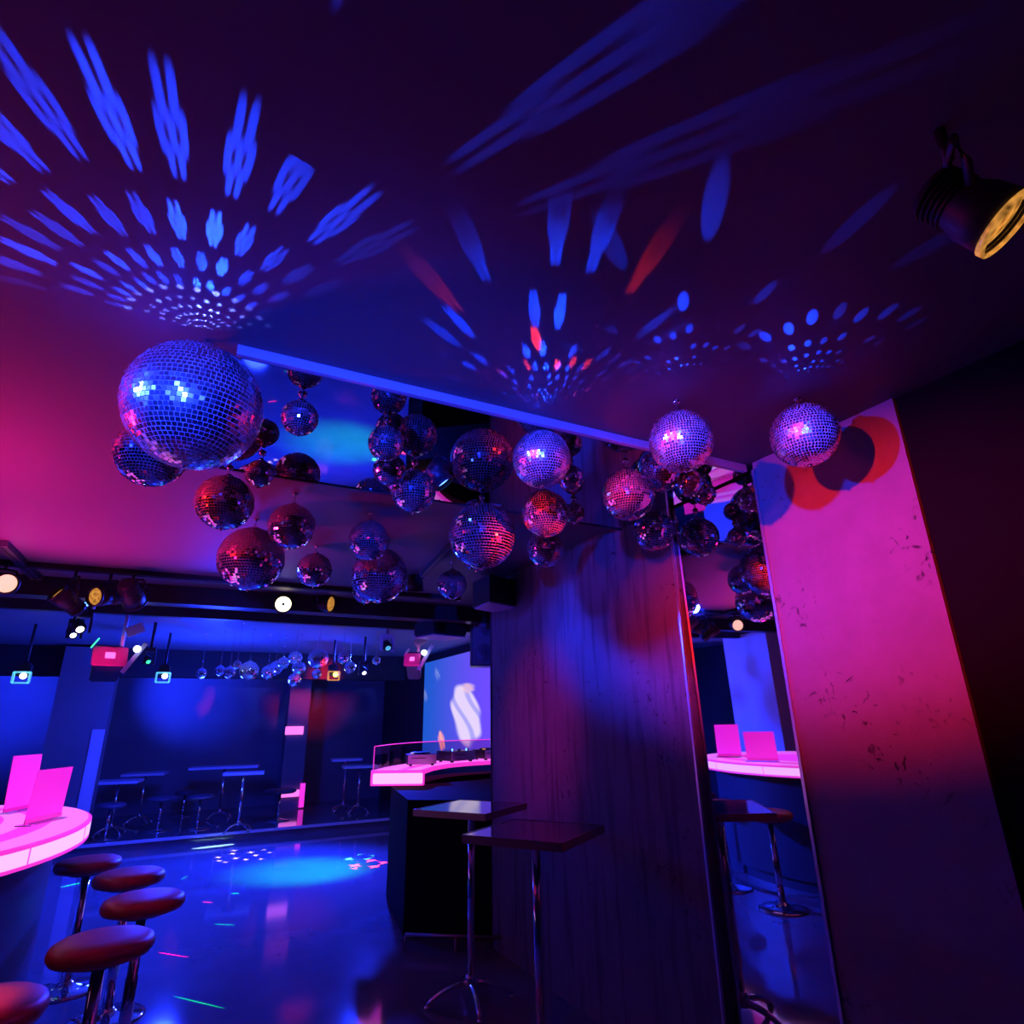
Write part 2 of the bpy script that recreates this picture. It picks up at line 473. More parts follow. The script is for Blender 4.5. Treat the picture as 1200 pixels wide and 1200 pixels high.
for (c, rp, ct, rows, front, lab) in BALLS:
    zc = CEIL2 if front else CEIL
    q = onz(*ct, zc)
    if q.y > 2.93:
        zc = CEIL2; q = onz(*ct, zc)
    cen = ony(*c, q.y)
    cen.x = q.x * 0.5 + cen.x * 0.5
    R = rp * depth(cen) / F * 0.95
    BALL_POS.append((cen.copy(), R))
    mirror_ball(cen, R, zc, lab, 'mirror balls under the ceiling', rows, M['tile_front'] if front else None, spin=rp * 0.37)

FAR_BALLS = [
    ((236, 789), 6, 9.2, 'leftmost little mirror ball over the dance floor'),
    ((258, 786), 6, 9.0, 'second little mirror ball from the left over the dance floor'),
    ((269, 788), 7, 8.8, 'third little mirror ball from the left, beside the white sparkling one'),
    ((278, 779), 5, 8.1, 'tiniest mirror ball just above the left row over the dance floor'),
    ((292, 786), 11, 8.6, 'bright white sparkling mirror ball over the dance floor'),
    ((314, 788), 8, 9.0, 'blue mirror ball just right of the white sparkling one'),
    ((323, 783), 8, 9.7, 'blue mirror ball second right of the white sparkling one'),
    ((332, 777), 7, 9.1, 'mirror ball hanging highest between the white one and the red column top'),
    ((346, 771), 8, 8.4, 'blue mirror ball hanging over the red lit cluster'),
    ((350, 783), 8, 8.9, 'red glowing mirror ball above the far column'),
    ((345, 797), 8, 9.0, 'dark mirror ball hanging lowest in front of the far column'),
    ((373, 772), 12, 8.2, 'large blue mirror ball right of the red cluster over the dance floor'),
    ((371, 790), 6, 9.2, 'little red mirror ball beneath the large blue one over the dance floor'),
    ((402, 771), 7, 8.2, 'blue mirror ball right of the yellow lit lamp, upper of the two'),
    ((410, 782), 7, 9.0, 'teal mirror ball right of the yellow lit lamp, lower of the two'),
    ((441, 774), 5, 8.4, 'rightmost little mirror ball over the dance floor, beside the pink scanner plate'),
]
for (c, rp, y, lab) in FAR_BALLS:
    cen = ony(*c, y)
    R = rp * depth(cen) / F * 0.97
    cen.z = min(cen.z, CEIL2 - R - 0.035)
    mirror_ball(cen, R, CEIL2, lab, 'small mirror balls over the dance floor', 14 if rp < 9 else 20)

# ---------------------------------------------------------------- left bar
BC = Vector((-1.31, 4.74))
AU, AV = 0.87, 1.36
BTOP = 1.12


def ell(au, av, n=72, ph=0.0):
    return [(au * math.cos(2 * PI * (k + ph) / n), av * math.sin(2 * PI * (k + ph) / n)) for k in range(n)]


def ring(mb, au0, av0, z0, au1, av1, z1, mi=0, n=72, smooth=True):
    a = ell(au0, av0, n); b = ell(au1, av1, n)
    vs = [(x, y, z0) for x, y in a] + [(x, y, z1) for x, y in b]
    fs = [(i, (i + 1) % n, n + (i + 1) % n, n + i) for i in range(n)]
    mb.add(vs, fs, mi, smooth)


bar = thing('bar_counter', 'oval bar at the left with a glowing pink acrylic counter', 'bar counter', (BC.x, BC.y, 0))
mb = MB()
ring(mb, AU - 0.02, AV - 0.02, BTOP, AU - 0.20, AV - 0.20, BTOP, 1, smooth=False)
ring(mb, AU - 0.20, AV - 0.20, BTOP, AU - 0.33, AV - 0.33, BTOP, 0, smooth=False)
ring(mb, AU - 0.33, AV - 0.33, BTOP, AU - 0.45, AV - 0.45, BTOP, 1, smooth=False)
ring(mb, AU - 0.45, AV - 0.45, BTOP, AU - 0.45, AV - 0.45, BTOP - 0.10, 0)
mb.build('counter_top', [M['pink_top'], M['pink_glow']], bar)
mb = MB()
ring(mb, AU - 0.02, AV - 0.02, BTOP, AU, AV, BTOP - 0.008, 1)
ring(mb, AU, AV, BTOP - 0.008, AU, AV, BTOP - 0.018, 1)
ring(mb, AU, AV, BTOP - 0.018, AU, AV, BTOP - 0.088, 0)
ring(mb, AU, AV, BTOP - 0.088, AU, AV, BTOP - 0.105, 1)
ring(mb, AU, AV, BTOP - 0.105, AU - 0.16, AV - 0.16, BTOP - 0.11, 2, smooth=False)
band = mb.build('light_band', [M['pink_band'], M['pink_edge'], M['black_plastic']], bar)
mb = MB()
for ph in (-0.19, -0.36, -0.03, 0.14, 0.30, 0.46):
    x, y = (AU + 0.001) * math.cos(ph * PI), (AV + 0.001) * math.sin(ph * PI)
    tx, ty = -AU * math.sin(ph * PI), AV * math.cos(ph * PI)
    mb.box((0, 0, 0), (0.004, 0.006, 0.075), 0, Matrix.Translation((x, y, BTOP - 0.053)) @ Matrix.Rotation(math.atan2(ty, tx) - PI / 2, 4, 'Z'))
mb.build('panel_seam', M['pink_edge'], band)
mb = MB()
ring(mb, AU - 0.16, AV - 0.16, BTOP - 0.11, AU - 0.16, AV - 0.16, 0.10)
ring(mb, AU - 0.20, AV - 0.20, 0.10, AU - 0.20, AV - 0.20, 0.0)
ring(mb, AU - 0.16, AV - 0.16, 0.10, AU - 0.20, AV - 0.20, 0.10)
ring(mb, AU - 0.45, AV - 0.45, BTOP - 0.10, AU - 0.45, AV - 0.45, 0.0)
mb.build('bar_front', M['bar_body'], bar)
mb = MB()
ring(mb, AU - 0.46, AV - 0.46, 0.92, AU - 0.70, AV - 0.70, 0.92)
mb.build('service_shelf', M['black_plastic'], bar)

# menu cards standing on the bar


def menu_card(p0, p1, h, lean, label):
    p0 = Vector(p0); p1 = Vector(p1)
    w = (p1 - p0).length
    ang = math.atan2(p1.y - p0.y, p1.x - p0.x)
    mid = (p0 + p1) / 2
    t = thing('menu_card', label, 'menu card', (mid.x, mid.y, BTOP), (0, 0, ang), 'pink menu cards on the bar')
    mx = Matrix.Rotation(lean, 4, 'X')
    MB().box((0, 0, h / 2 + 0.012), (w, 0.004, h), 0, mx).build('card', M['card'], t)
    mb = MB()
    mb.box((0, 0.0, 0.004), (w + 0.01, 0.09, 0.006))
    mb.box((0, -0.005, 0.02), (w + 0.01, 0.004, 0.03), 0, mx)
    mb.build('acrylic_foot', M['acrylic'], t)
    return t


menu_card(onz(27, 969, BTOP), onz(70, 959, BTOP), 0.285, 0.05, 'front pink menu card standing on the glowing bar counter')
menu_card(onz(3, 955, BTOP), onz(38, 948, BTOP), 0.345, -0.05, 'rear pink menu card on the bar, half behind the front card')

# ---------------------------------------------------------------- bar stools
st = thing('bar_stool', 'x', 'bar stool', (0, 0, 0), (0, 0, 0), 'red bar stools at the left bar')
prof = [(0.0, 0.700), (0.17, 0.700), (0.192, 0.708), (0.203, 0.726), (0.203, 0.744), (0.194, 0.762), (0.170, 0.774), (0.10, 0.779), (0.0, 0.780)]
MB().lathe(prof, 40, cap=False).build('seat', M['seat_red'], st)
MB().lathe([(0.0, 0.678), (0.11, 0.680), (0.12, 0.700), (0.0, 0.701)], 24, cap=False).build('seat_plate', M['dark_metal'], st)
mb = MB().lathe([(0.030, 0.045), (0.030, 0.40), (0.026, 0.405), (0.026, 0.68)], 20)
mb.build('post', M['chrome'], st)
MB().lathe([(0.0, 0.0), (0.205, 0.0), (0.207, 0.006), (0.195, 0.014), (0.12, 0.026), (0.06, 0.036), (0.040, 0.05), (0.034, 0.06), (0.0, 0.06)], 48, cap=False).build('base', M['chrome'], st)
STOOLS = [
    (onz(105, 1006, 0.775), 'red bar stool farthest along the left bar, seat beside the counter end'),
    (onz(153, 1021, 0.775), 'red bar stool second farthest from the camera at the left bar'),
    (onz(170, 1049, 0.775), 'red bar stool in the middle of the row, seat nearest the dance floor'),
    (onz(122, 1098, 0.775), 'large red bar stool second nearest the camera at the left bar'),
    (Vector((-0.50, 3.03, 0)), 'orange red bar stool cut off at the bottom left corner'),
]
for i, (p, lab) in enumerate(STOOLS):
    o = st if i == 0 else copy_tree(st)
    o.location = (p.x, p.y, 0); o['label'] = lab

# ---------------------------------------------------------------- the two tall tables by the pillar


def cocktail_table(loc, rz, w, d, h, label, group, spread=0.27, mats=(None, None), fr=0.018, name='bar_table'):
    t = thing(name, label, 'table', loc, (0, 0, rz), group)
    MB().box((0, 0, h - 0.012), (w - 0.012, d - 0.012, 0.024)).build('table_top', mats[0] or M['table_top'], t)
    mb = MB()
    for sx in (-1, 1):
        mb.box((sx * (w / 2 - 0.003), 0, h - 0.018), (0.006, d, 0.040))
        mb.box((0, sx * (d / 2 - 0.003), h - 0.018), (w, 0.006, 0.040))
    mb.build('edge_band', mats[1] or M['table_edge'], t)
    mb = MB().lathe([(0.022, 0.09), (0.022, h - 0.05)], 20)
    mb.box((0, 0, h - 0.04), (0.18, 0.18, 0.008))
    mb.lathe([(0.034, 0.075), (0.034, 0.13), (0.024, 0.15)], 20)
    mb.build('pole', M['chrome'], t)
    for k in range(4):
        a = PI / 4 + k * PI / 2
        pts = []
        for s in range(9):
            f = s / 8
            r = 0.02 + (spread - 0.02) * f
            z = 0.098 - 0.082 * (f ** 2.2)
            pts.append((r * math.cos(a), r * math.sin(a), z))
        fb = MB().tube(pts, [fr * (1.15 - 0.35 * s / 8) for s in range(9)], 10)
        fb.lathe([(0.020, 0.0), (0.020, 0.010), (0.012, 0.016)], 12, mtx=Matrix.Translation((spread * math.cos(a), spread * math.sin(a), 0)))
        fb.build('foot', M['chrome'], t)
    return t


cocktail_table((1.715, 3.09, 0), math.radians(-56), 0.56, 0.56, 1.10, 'nearest tall square bar table with a steel rimmed dark top', 'tall square tables by the pillar')
cocktail_table((1.80, 4.13, 0), math.radians(-56), 0.56, 0.56, 1.10, 'second tall square bar table, its top reflecting the bright screen', 'tall square tables by the pillar')

# ---------------------------------------------------------------- DJ booth
CL = [(2.04, 6.65), (2.17, 6.86), (2.32, 7.08), (2.50, 7.28), (2.72, 7.46), (2.98, 7.58), (3.24, 7.64), (3.50, 7.66), (3.72, 7.66)]


def offset_path(path, d):
    out = []
    for i, p in enumerate(path):
        a = Vector(path[max(i - 1, 0)]); b = Vector(path[min(i + 1, len(path) - 1)])
        t = (b - a).normalized()
        n = Vector((-t.y, t.x))          # left of travel = dance floor side
        out.append(Vector(p) + n * d)
    return out


def strip_poly(d0, d1):
    a = offset_path(CL, d0); b = offset_path(CL, d1)
    return [(p.x, p.y) for p in a] + [(p.x, p.y) for p in reversed(b)]


DZ = 1.17
djo = Vector((2.8, 7.1, 0))


def rel(poly):
    return [(x - djo.x, y - djo.y) for x, y in poly]


dj = thing('dj_booth', 'curved DJ booth with a glowing pink counter in front of the screen', 'dj booth', djo)
mb = MB()
mb.prism(rel(strip_poly(0.28, -0.28)), DZ - 0.012, DZ, 0)
mb.prism(rel(strip_poly(0.24, 0.02)), DZ, DZ + 0.003, 1)
mb.prism(rel(strip_poly(-0.12, -0.25)), DZ, DZ + 0.003, 1)
mb.build('counter_top', [M['pink_top'], M['pink_glow']], dj)
mb = MB()
mb.prism(rel(strip_poly(0.28, -0.28)), DZ - 0.045, DZ - 0.012, 0)
q4 = [offset_path(CL, d_)[k_] for d_, k_ in ((0.28, 0), (0.28, 1), (-0.28, 1), (-0.28, 0))]
q4[1] = q4[0] + (q4[1] - q4[0]) * 0.35; q4[2] = q4[3] + (q4[2] - q4[3]) * 0.35
mb.prism(rel([tuple(p_) for p_ in q4]), DZ - 0.150, DZ - 0.045, 0)
mb.build('counter_edge', M['pink_edge'], dj)
e0 = offset_path(CL, 0.0)
tdir = (Vector(CL[1]) - Vector(CL[0])).normalized()
ang = math.atan2(tdir.y, tdir.x)
mm = Matrix.Translation((CL[0][0] - djo.x, CL[0][1] - djo.y, DZ - 0.080)) @ Matrix.Rotation(ang, 4, 'Z')
MB().box((-0.006, -0.012, 0), (0.014, 0.53, 0.100), 0, mm, 0.006).build('light_panel', M['pink_band'], dj)
mb = MB().prism(rel(strip_poly(0.12, -0.24)[1:-1]), 0.0, DZ - 0.15)
mb.build('booth_front', M['matt_black'], dj)
pa_, pb_ = onz(472, 1098, 0.0), onz(600, 1103, 0.0)
MB().prism(rel([(pa_.x, pa_.y), (pb_.x, pb_.y), (3.3, 5.9), (3.3, 6.9), (2.42, 6.72), (2.14, 6.90), (2.00, 6.70)]), 0.0, DZ - 0.16).build('podium', M['matt_black'], dj)
# low rail at the foot of the booth
a = onz(475, 1097, 0.09); b = onz(594, 1101, 0.09)
mb = MB().tube([(a.x - djo.x, a.y - djo.y, 0.10), (b.x - djo.x, b.y - djo.y, 0.10)], 0.013, 10)
for p in (a, b, (a + b) / 2):
    mb.tube([(p.x - djo.x, p.y - djo.y, 0.0), (p.x - djo.x, p.y - djo.y, 0.10)], 0.010, 8)
mb.build('foot_rail', M['table_edge'], dj)
# acrylic shield along the dance floor side
mb = MB()
outer = offset_path(CL, 0.255)
n = len(outer)
vs = []
for p in outer:
    for z in (DZ, DZ + 0.235):
        vs.append((p.x - djo.x, p.y - djo.y, z))
inner = offset_path(CL, 0.249)
for p in inner:
    for z in (DZ, DZ + 0.235):
        vs.append((p.x - djo.x, p.y - djo.y, z))
fs = []
for i in range(n - 1):
    fs.append((2 * i, 2 * i + 2, 2 * i + 3, 2 * i + 1))
    fs.append((2 * n + 2 * i, 2 * n + 2 * i + 1, 2 * n + 2 * i + 3, 2 * n + 2 * i + 2))
    fs.append((2 * i + 1, 2 * i + 3, 2 * n + 2 * i + 3, 2 * n + 2 * i + 1))
fs.append((0, 1, 2 * n + 1, 2 * n)); fs.append((2 * n - 2, 2 * n - 1, 4 * n - 1, 4 * n - 2))
mb.add(vs, fs)
mb.build('shield', M['glass'], dj)
mb = MB().tube([(p.x - djo.x, p.y - djo.y, DZ + 0.236) for p in outer], 0.005, 8)
p = outer[0]
mb.tube([(p.x - djo.x, p.y - djo.y, DZ), (p.x - djo.x, p.y - djo.y, DZ + 0.236)], 0.005, 8)
mb.build('shield_edge', M['pink_edge'], dj)


def dj_deck(px, y, w, h, d, name, label, cat, rz, top):
    p = ony(px, 880, y)
    t = thing(name, label, cat, (p.x, p.y, DZ + 0.003), (0, 0, rz))
    MB().box((0, d / 2, h / 2 + 0.018), (w, d, h), 0, None, 0.004).build('case', M['black_plastic'], t)
    MB().box((0, -0.003, h / 2 + 0.018), (w * 0.98, 0.006, h * 0.92)).build('front_plate', M['cdj_face'], t); fp_ = t.children[-1]
    mb = MB()
    for s in (-1, 1):
        for q in (0.04, d - 0.04):
            mb.box((s * (w / 2 - 0.04), q, 0.009), (0.03, 0.03, 0.018))
    mb.build('foot', M['socket'], t)
    mb = MB().box((-w * 0.12, -0.007, h * 0.62 + 0.018), (w * 0.5, 0.003, 0.006))
    mb.build('disc_slot', M['socket'], fp_)
    if top == 'platter':
        MB().lathe([(0.0, 0), (w * 0.36, 0), (w * 0.38, 0.010), (w * 0.30, 0.018), (0.0, 0.018)], 28, cap=False, mtx=Matrix.Translation((0, d * 0.55, h + 0.018))).build('jog_wheel', M['dark_metal'], t)
        MB().box((-w * 0.30, 0.10, h + 0.026), (0.05, 0.02, 0.012)).build('play_button', M['amber'], t)
    else:
        for i in range(6):
            MB().lathe([(0.010, 0), (0.010, 0.022), (0.006, 0.026)], 10, mtx=Matrix.Translation((-w / 2 + 0.03 + i * (w - 0.06) / 5, 0.06 + 0.05 * (i % 2), h + 0.018))).build('knob', M['lens_blue'] if i % 3 == 1 else M['grey_metal'], t)
    return t


dj_deck(495, 7.04, 0.33, 0.105, 0.32, 'cd_player', 'CD player with a pink lit front on the near end of the DJ counter', 'cd player', math.radians(-12), 'platter')
dj_deck(543, 7.32, 0.36, 0.11, 0.32, 'dj_mixer', 'black DJ mixer with rows of knobs beside the CD player', 'mixer', math.radians(14), 'knobs')
dj_deck(579, 7.44, 0.28, 0.105, 0.30, 'cd_player', 'far CD player on the DJ counter half hidden by the wide pillar', 'cd player', math.radians(8), 'platter')

# ---------------------------------------------------------------- projection screen (real flat screen on the side wall)
SX = XR2 - 0.03
v0 = onx(497, 830, SX).y
zt, zb = 2.70, 1.12
scr = thing('projection_screen', 'glowing blue violet projection screen with a white swirl, behind the DJ booth', 'screen', (SX, 0, 0))
v1 = 7.0
me = bpy.data.meshes.new('screen_image')
me.from_pydata([(-0.01, v0, zb), (-0.01, v1, zb), (-0.01, v1, zt), (-0.01, v0, zt)], [], [(0, 1, 2, 3)])
uv = me.uv_layers.new(name='UVMap')
for li, (u_, v_) in enumerate(((v0, zb), (v1, zb), (v1, zt), (v0, zt))):
    uv.data[li].uv = (u_, v_)
so = bpy.data.objects.new('screen_image', me); COL.objects.link(so); so.parent = scr
MB().box((0.012, (v0 + v1) / 2, (zt + zb) / 2), (0.022, abs(v0 - v1) + 0.04, zt - zb + 0.04)).build('screen_frame', M['dark_metal'], scr)


class NT:
    def __init__(self, nt):
        self.nt = nt

    def m(self, op, a, b=0.0, c=0.0):
        n = self.nt.nodes.new('ShaderNodeMath'); n.operation = op
        for i, x in enumerate((a, b, c)):
            if isinstance(x, (int, float)):
                n.inputs[i].default_value = x
            else:
                self.nt.links.new(x, n.inputs[i])
        return n.outputs[0]

    def sstep(self, x, lo, hi, tmin=0.0, tmax=1.0):
        n = self.nt.nodes.new('ShaderNodeMapRange'); n.interpolation_type = 'SMOOTHSTEP'
        n.inputs[1].default_value = lo; n.inputs[2].default_value = hi
        n.inputs[3].default_value = tmin; n.inputs[4].default_value = tmax
        self.nt.links.new(x, n.inputs[0])
        return n.outputs[0]

    def mix(self, f, a, b):
        n = self.nt.nodes.new('ShaderNodeMix'); n.data_type = 'RGBA'
        for i, x in ((0, f), (6, a), (7, b)):
            if isinstance(x, tuple):
                n.inputs[i].default_value = (*x, 1)
            elif isinstance(x, float):
                n.inputs[i].default_value = x
            else:
                self.nt.links.new(x, n.inputs[i])
        return n.outputs[2]


m = bpy.data.materials.new('projected image'); m.use_nodes = True
nt = m.node_tree; b = nt.nodes['Principled BSDF']; g = NT(nt)
uvn = nd(nt, 'ShaderNodeUVMap'); sp = nd(nt, 'ShaderNodeSeparateXYZ'); nt.links.new(uvn.outputs[0], sp.inputs[0])
sv, sz = sp.outputs[0], sp.outputs[1]
t = g.sstep(sv, v0, 8.0)
col = g.mix(t, (0.012, 0.10, 0.62), (0.16, 0.07, 0.95))


def swirl(pc, hw, hh, warp, colr, colr2, col, soft=0.35, amt=1.0):
    c0 = onx(pc[0], pc[1], SX)
    du = abs(onx(pc[0] + hw, pc[1], SX).y - c0.y); dz = hh / F * depth(c0) * 1.05
    x = g.m('DIVIDE', g.m('SUBTRACT', c0.y, sv), du)
    y = g.m('DIVIDE', g.m('SUBTRACT', sz, c0.z), dz)
    xs = g.m('ADD', x, g.m('MULTIPLY', g.m('SINE', g.m('MULTIPLY', y, 2.2)), warp))
    r = g.m('SQRT', g.m('ADD', g.m('MULTIPLY', xs, xs), g.m('MULTIPLY', y, y)))
    wob = g.m('MULTIPLY', g.m('SINE', g.m('ADD', g.m('MULTIPLY', y, 9.0), g.m('MULTIPLY', x, 4.0))), 0.06)
    mask = g.sstep(g.m('ADD', r, wob), 1.0 - soft, 1.0, amt, 0.0)
    st = g.m('SINE', g.m('ADD', g.m('MULTIPLY', xs, 6.0), g.m('MULTIPLY', g.m('SINE', g.m('MULTIPLY', y, 1.9)), 3.2)))
    cc = g.mix(g.sstep(st, -1.0, -0.25), colr2, colr)
    return g.mix(mask, col, cc)


col = swirl((546, 836), 19, 36, 0.22, (0.80, 0.66, 0.95), (0.42, 0.38, 0.9), col, 0.25)
col = swirl((549, 806), 10, 7, 0.1, (1.0, 0.62, 0.60), (0.8, 0.5, 0.8), col, 0.6, 0.7)
col = swirl((518, 868), 4.5, 12, 0.25, (1.0, 0.42, 0.36), (0.6, 0.2, 0.6), col, 0.4)
col = swirl((513, 790), 4, 9, 0.3, (0.22, 0.30, 0.75), (0.06, 0.14, 0.7), col, 0.8, 0.8)
col = swirl((499, 815), 3, 9, 0.3, (0.25, 0.30, 0.6), (0.06, 0.14, 0.7), col, 0.8, 0.8)
b.inputs['Base Color'].default_value = (0.02, 0.02, 0.02, 1)
b.inputs['Roughness'].default_value = 0.6
nt.links.new(col, b.inputs['Emission Color']); b.inputs['Emission Strength'].default_value = 1.0
me.materials.append(m)

# ---------------------------------------------------------------- far side of the dance floor
PZ = 0.12


def far_table(pbase, ptop_y, wpx, d, label):
    q = onz(*pbase, PZ)
    top = ony(pbase[0], ptop_y, q.y)
    w = wpx * depth(top) / F
    return cocktail_table((q.x, q.y, PZ), math.radians(-8), w, d, max(0.6, top.z - PZ), label, 'tables on the raised platform', 0.24, (M['blue_paint'], M['blue_paint']), 0.014)


far_table((128, 978), 915, 46, 0.5, 'leftmost small table on the raised platform, behind the far red stool')
far_table((161, 965), 906, 44, 0.5, 'second small table from the left on the raised platform')
far_table((256, 959), 898, 74, 0.45, 'widest table on the raised platform, standing behind the narrow one')
far_table((278, 974), 905, 44, 0.3, 'narrow table on the raised platform in front of the widest one')
far_table((402, 950), 889, 34, 0.45, 'table on the platform furthest right against the dark back wall')
far_table((419, 952), 897, 40, 0.45, 'table on the platform just left of the glowing DJ counter')


def far_stool(pbase, ptop_y, wpx, label):
    q = onz(*pbase, PZ); top = ony(pbase[0], ptop_y, q.y)
    h = max(0.42, top.z - PZ); r = wpx / 2 * depth(top) / F
    t = thing('bar_stool', label, 'bar stool', (q.x, q.y, PZ), (0, 0, 0), 'stools on the raised platform')
    MB().lathe([(0, h - 0.06), (r * 0.9, h - 0.06), (r, h - 0.04), (r, h - 0.02), (r * 0.85, h), (0, h)], 28, cap=False).build('seat', M['seat_dark'], t)
    MB().lathe([(0.022, 0.03), (0.022, h - 0.06)], 12).build('post', M['chrome'], t)
    MB().lathe([(0, 0), (0.19, 0), (0.19, 0.008), (0.10, 0.02), (0.03, 0.04), (0, 0.04)], 28, cap=False).build('base', M['chrome'], t)


far_stool((122, 986), 942, 32, 'dark stool at the left end of the platform under the first small table')
far_stool((184, 974), 934, 33, 'dark stool on the platform right of the two small left tables')
far_stool((230, 972), 932, 30, 'dark stool on the platform just left of the widest table')
far_stool((325, 962), 925, 36, 'dark stool on the platform in front of the far column')
far_stool((213, 957), 930, 22, 'small dark stool furthest back between the platform stools')

# columns and back wall pieces
c0 = ony(344, 880, 13.3)
colm = thing('column', 'slim far column with two pink reflections built as emissive strips on the platform', 'column', (c0.x, c0.y, PZ))
MB().box((0, 0, (CEIL - PZ) / 2), (0.40, 0.40, CEIL - PZ)).build('shaft', M['back_wall'], colm)
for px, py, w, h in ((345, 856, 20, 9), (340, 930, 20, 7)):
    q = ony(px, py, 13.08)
    MB().box((q.x - c0.x, -0.22, q.z - PZ), (w * depth(q) / F, 0.04, h * depth(q) / F)).build('pink_reflection', M['pink_shine'], colm)  # reflected pink bar glow imitated by emissive strips
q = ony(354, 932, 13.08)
MB().box((q.x - c0.x, -0.215, q.z - PZ), (0.09, 0.03, 0.42)).build('side_shine', M['pink_edge'], colm)  # same reflected glow, painted on as an upright strip

c0 = ony(88, 880, 11.35)
colm = thing('column', 'broad dark blue column at the left edge of the platform behind the bar', 'column', (c0.x, c0.y, PZ))
MB().box((0, 0, (CEIL - PZ) / 2), (0.70, 0.5, CEIL - PZ)).build('shaft', M['back_wall'], colm)
MB().box((0.27, -0.256, 0.75), (0.16, 0.02, 1.5)).build('side_panel', M['blue_paint'], colm)

# white pier behind the bar (only seen in the wall mirror)
d = ray(890, 800)
tt = (2 * WU + 3.6) / d.x
struct(MB().box((-3.6, d.y * tt, 1.4), (0.5, 0.9, 2.8)), 'wall_left_pier', M['white_wall'])

# ---------------------------------------------------------------- stage lighting


def par_can(pos, aim, r, L, label, lens, track_z, name='hanging_spotlight', group='track spotlights', lens_r=0.86, ring='dark_metal', dot=False):
    pos = Vector(pos)
    t = thing(name, label, 'spotlight', pos, (0, 0, 0), group)
    mx = look(aim)
    body = MB().lathe([(r * 0.55, -L), (r * 0.72, -L * 0.97), (r * 0.80, -L * 0.55), (r * 0.95, -L * 0.35), (r, 0), (r * 0.93, 0), (r * 0.90, -L * 0.25), (0.001, -L * 0.28)], 28, mtx=mx, cap=False)
    body.lathe([(0.001, -L), (r * 0.55, -L)], 28, mtx=mx, cap=False)
    for k in range(5):
        z = -L * (0.62 + 0.07 * k)
        body.lathe([(r * 0.70, z), (r * 0.86, z + 0.001), (r * 0.86, z + L * 0.02), (r * 0.70, z + L * 0.021)], 24, mtx=mx, cap=False)
    body.build('can', M['dark_metal'], t)
    MB().lathe([(0.001, -L * 0.10), (r * lens_r * 0.5, -L * 0.06), (r * lens_r, -0.012)], 28, mtx=mx, cap=False).build('lens', M[lens], t); ln_ = t.children[-1]
    if dot:
        MB().lathe([(0.001, -L * 0.055), (r * 0.16, -L * 0.056), (r * 0.16, -L * 0.08)], 14, mtx=mx, cap=False).build('bulb_shield', M['black_plastic'], ln_)
    MB().lathe([(r * 0.92, -0.006), (r * 1.05, -0.004), (r * 1.05, 0.008), (r * 0.92, 0.010)], 28, mtx=mx, cap=False).build('rim', M[ring], t)
    if track_z is not None:
        side = Vector(aim).cross(Vector((0, 0, 1))).normalized()
        c = mx @ Vector((0, 0, -L * 0.5))
        h = track_z - pos.z
        y = MB().tube([c + side * r * 0.9, c + side * r * 1.25 + Vector((0, 0, r * 0.6)), Vector((c.x, c.y, 0)) + side * r * 0.9 + Vector((0, 0, max(c.z + r * 1.2, h * 0.7))),
                       Vector((c.x, c.y, max(c.z + r * 1.25, h * 0.72))), Vector((c.x, c.y, 0)) - side * r * 0.9 + Vector((0, 0, max(c.z + r * 1.2, h * 0.7))),
                       c - side * r * 1.25 + Vector((0, 0, r * 0.6)), c - side * r * 0.9], 0.009, 8)
        y.tube([(c.x, c.y, max(c.z + r * 1.2, h * 0.7)), (c.x, c.y, h)], 0.011, 8)
        y.build('yoke', M['dark_metal'], t)
    return t


CAM = Vector((0, 0, H))
# lighting tracks
for (a, b, zt_, w, lab) in (
        ((-2.6, 5.58), (2.28, 5.58), CEIL2, 0.06, 'long black lighting track across the purple ceiling'),
        (tuple(onz(0, 640, CEIL))[:2], tuple(onz(40, 686, CEIL - 0.05))[:2], CEIL2, 0.07, 'short slanting black lighting track at the far left'),
        (tuple(onz(497, 676, CEIL))[:2], tuple(onz(580, 592, CEIL))[:2], CEIL2, 0.06, 'black lighting track slanting behind the large centre mirror ball')):
    a = Vector((*a, 0)); b = Vector((*b, 0)); L = (b - a).length
    t = thing('hanging_lighting_track', lab, 'lighting track', ((a + b) / 2).to_tuple()[:2] + (zt_,), (0, 0, math.atan2(b.y - a.y, b.x - a.x)))
    MB().box((0, 0, -0.02), (L, w, 0.04)).build('rail', M['dark_metal'], t)
    MB().box((0, 0, -0.042), (L * 0.99, 0.012, 0.004)).build('contact_slot', M['socket'], t)
    for s in (-1, 1):
        MB().box((s * L / 2, 0, -0.02), (0.02, w * 1.15, 0.046)).build('end_cap', M['grey_metal'], t)


def tw(px, py, y):
    return ony(px, py, y)


p = tw(8, 684, 5.4); par_can(p, (CAM - p).normalized() + Vector((0.35, 0, -0.1)), 0.075, 0.2, 'track spotlight glowing warm pink at the left edge of the picture', 'pink_lens', CEIL)
p = tw(67, 695, 5.5); par_can(p, Vector((-0.62, -0.38, 0.45)), 0.075, 0.22, 'track spotlight tipped up to the left with an amber face', 'amber', CEIL)
p = tw(111, 699, 5.5); par_can(p, (CAM - p).normalized() + Vector((-0.75, 0.2, 0.0)), 0.075, 0.22, 'amber faced track spotlight turned left, just right of the tipped one', 'amber', CEIL)
p = tw(158, 706, 5.55); par_can(p, Vector((0.3, 0.8, -0.55)), 0.085, 0.22, 'black track spotlight pointing away above the pink scanner plate', 'amber', CEIL)
p = tw(332, 708, 6.0); par_can(p, (CAM - p).normalized(), 0.082, 0.2, 'lit warm white track spotlight facing the camera', 'lit_lens', CEIL, dot=True)
p = tw(388, 708, 6.0); par_can(p, (CAM - p).normalized() + Vector((0.95, 0.25, 0.0)), 0.085, 0.2, 'amber faced track spotlight right of the lit white one', 'amber', CEIL)
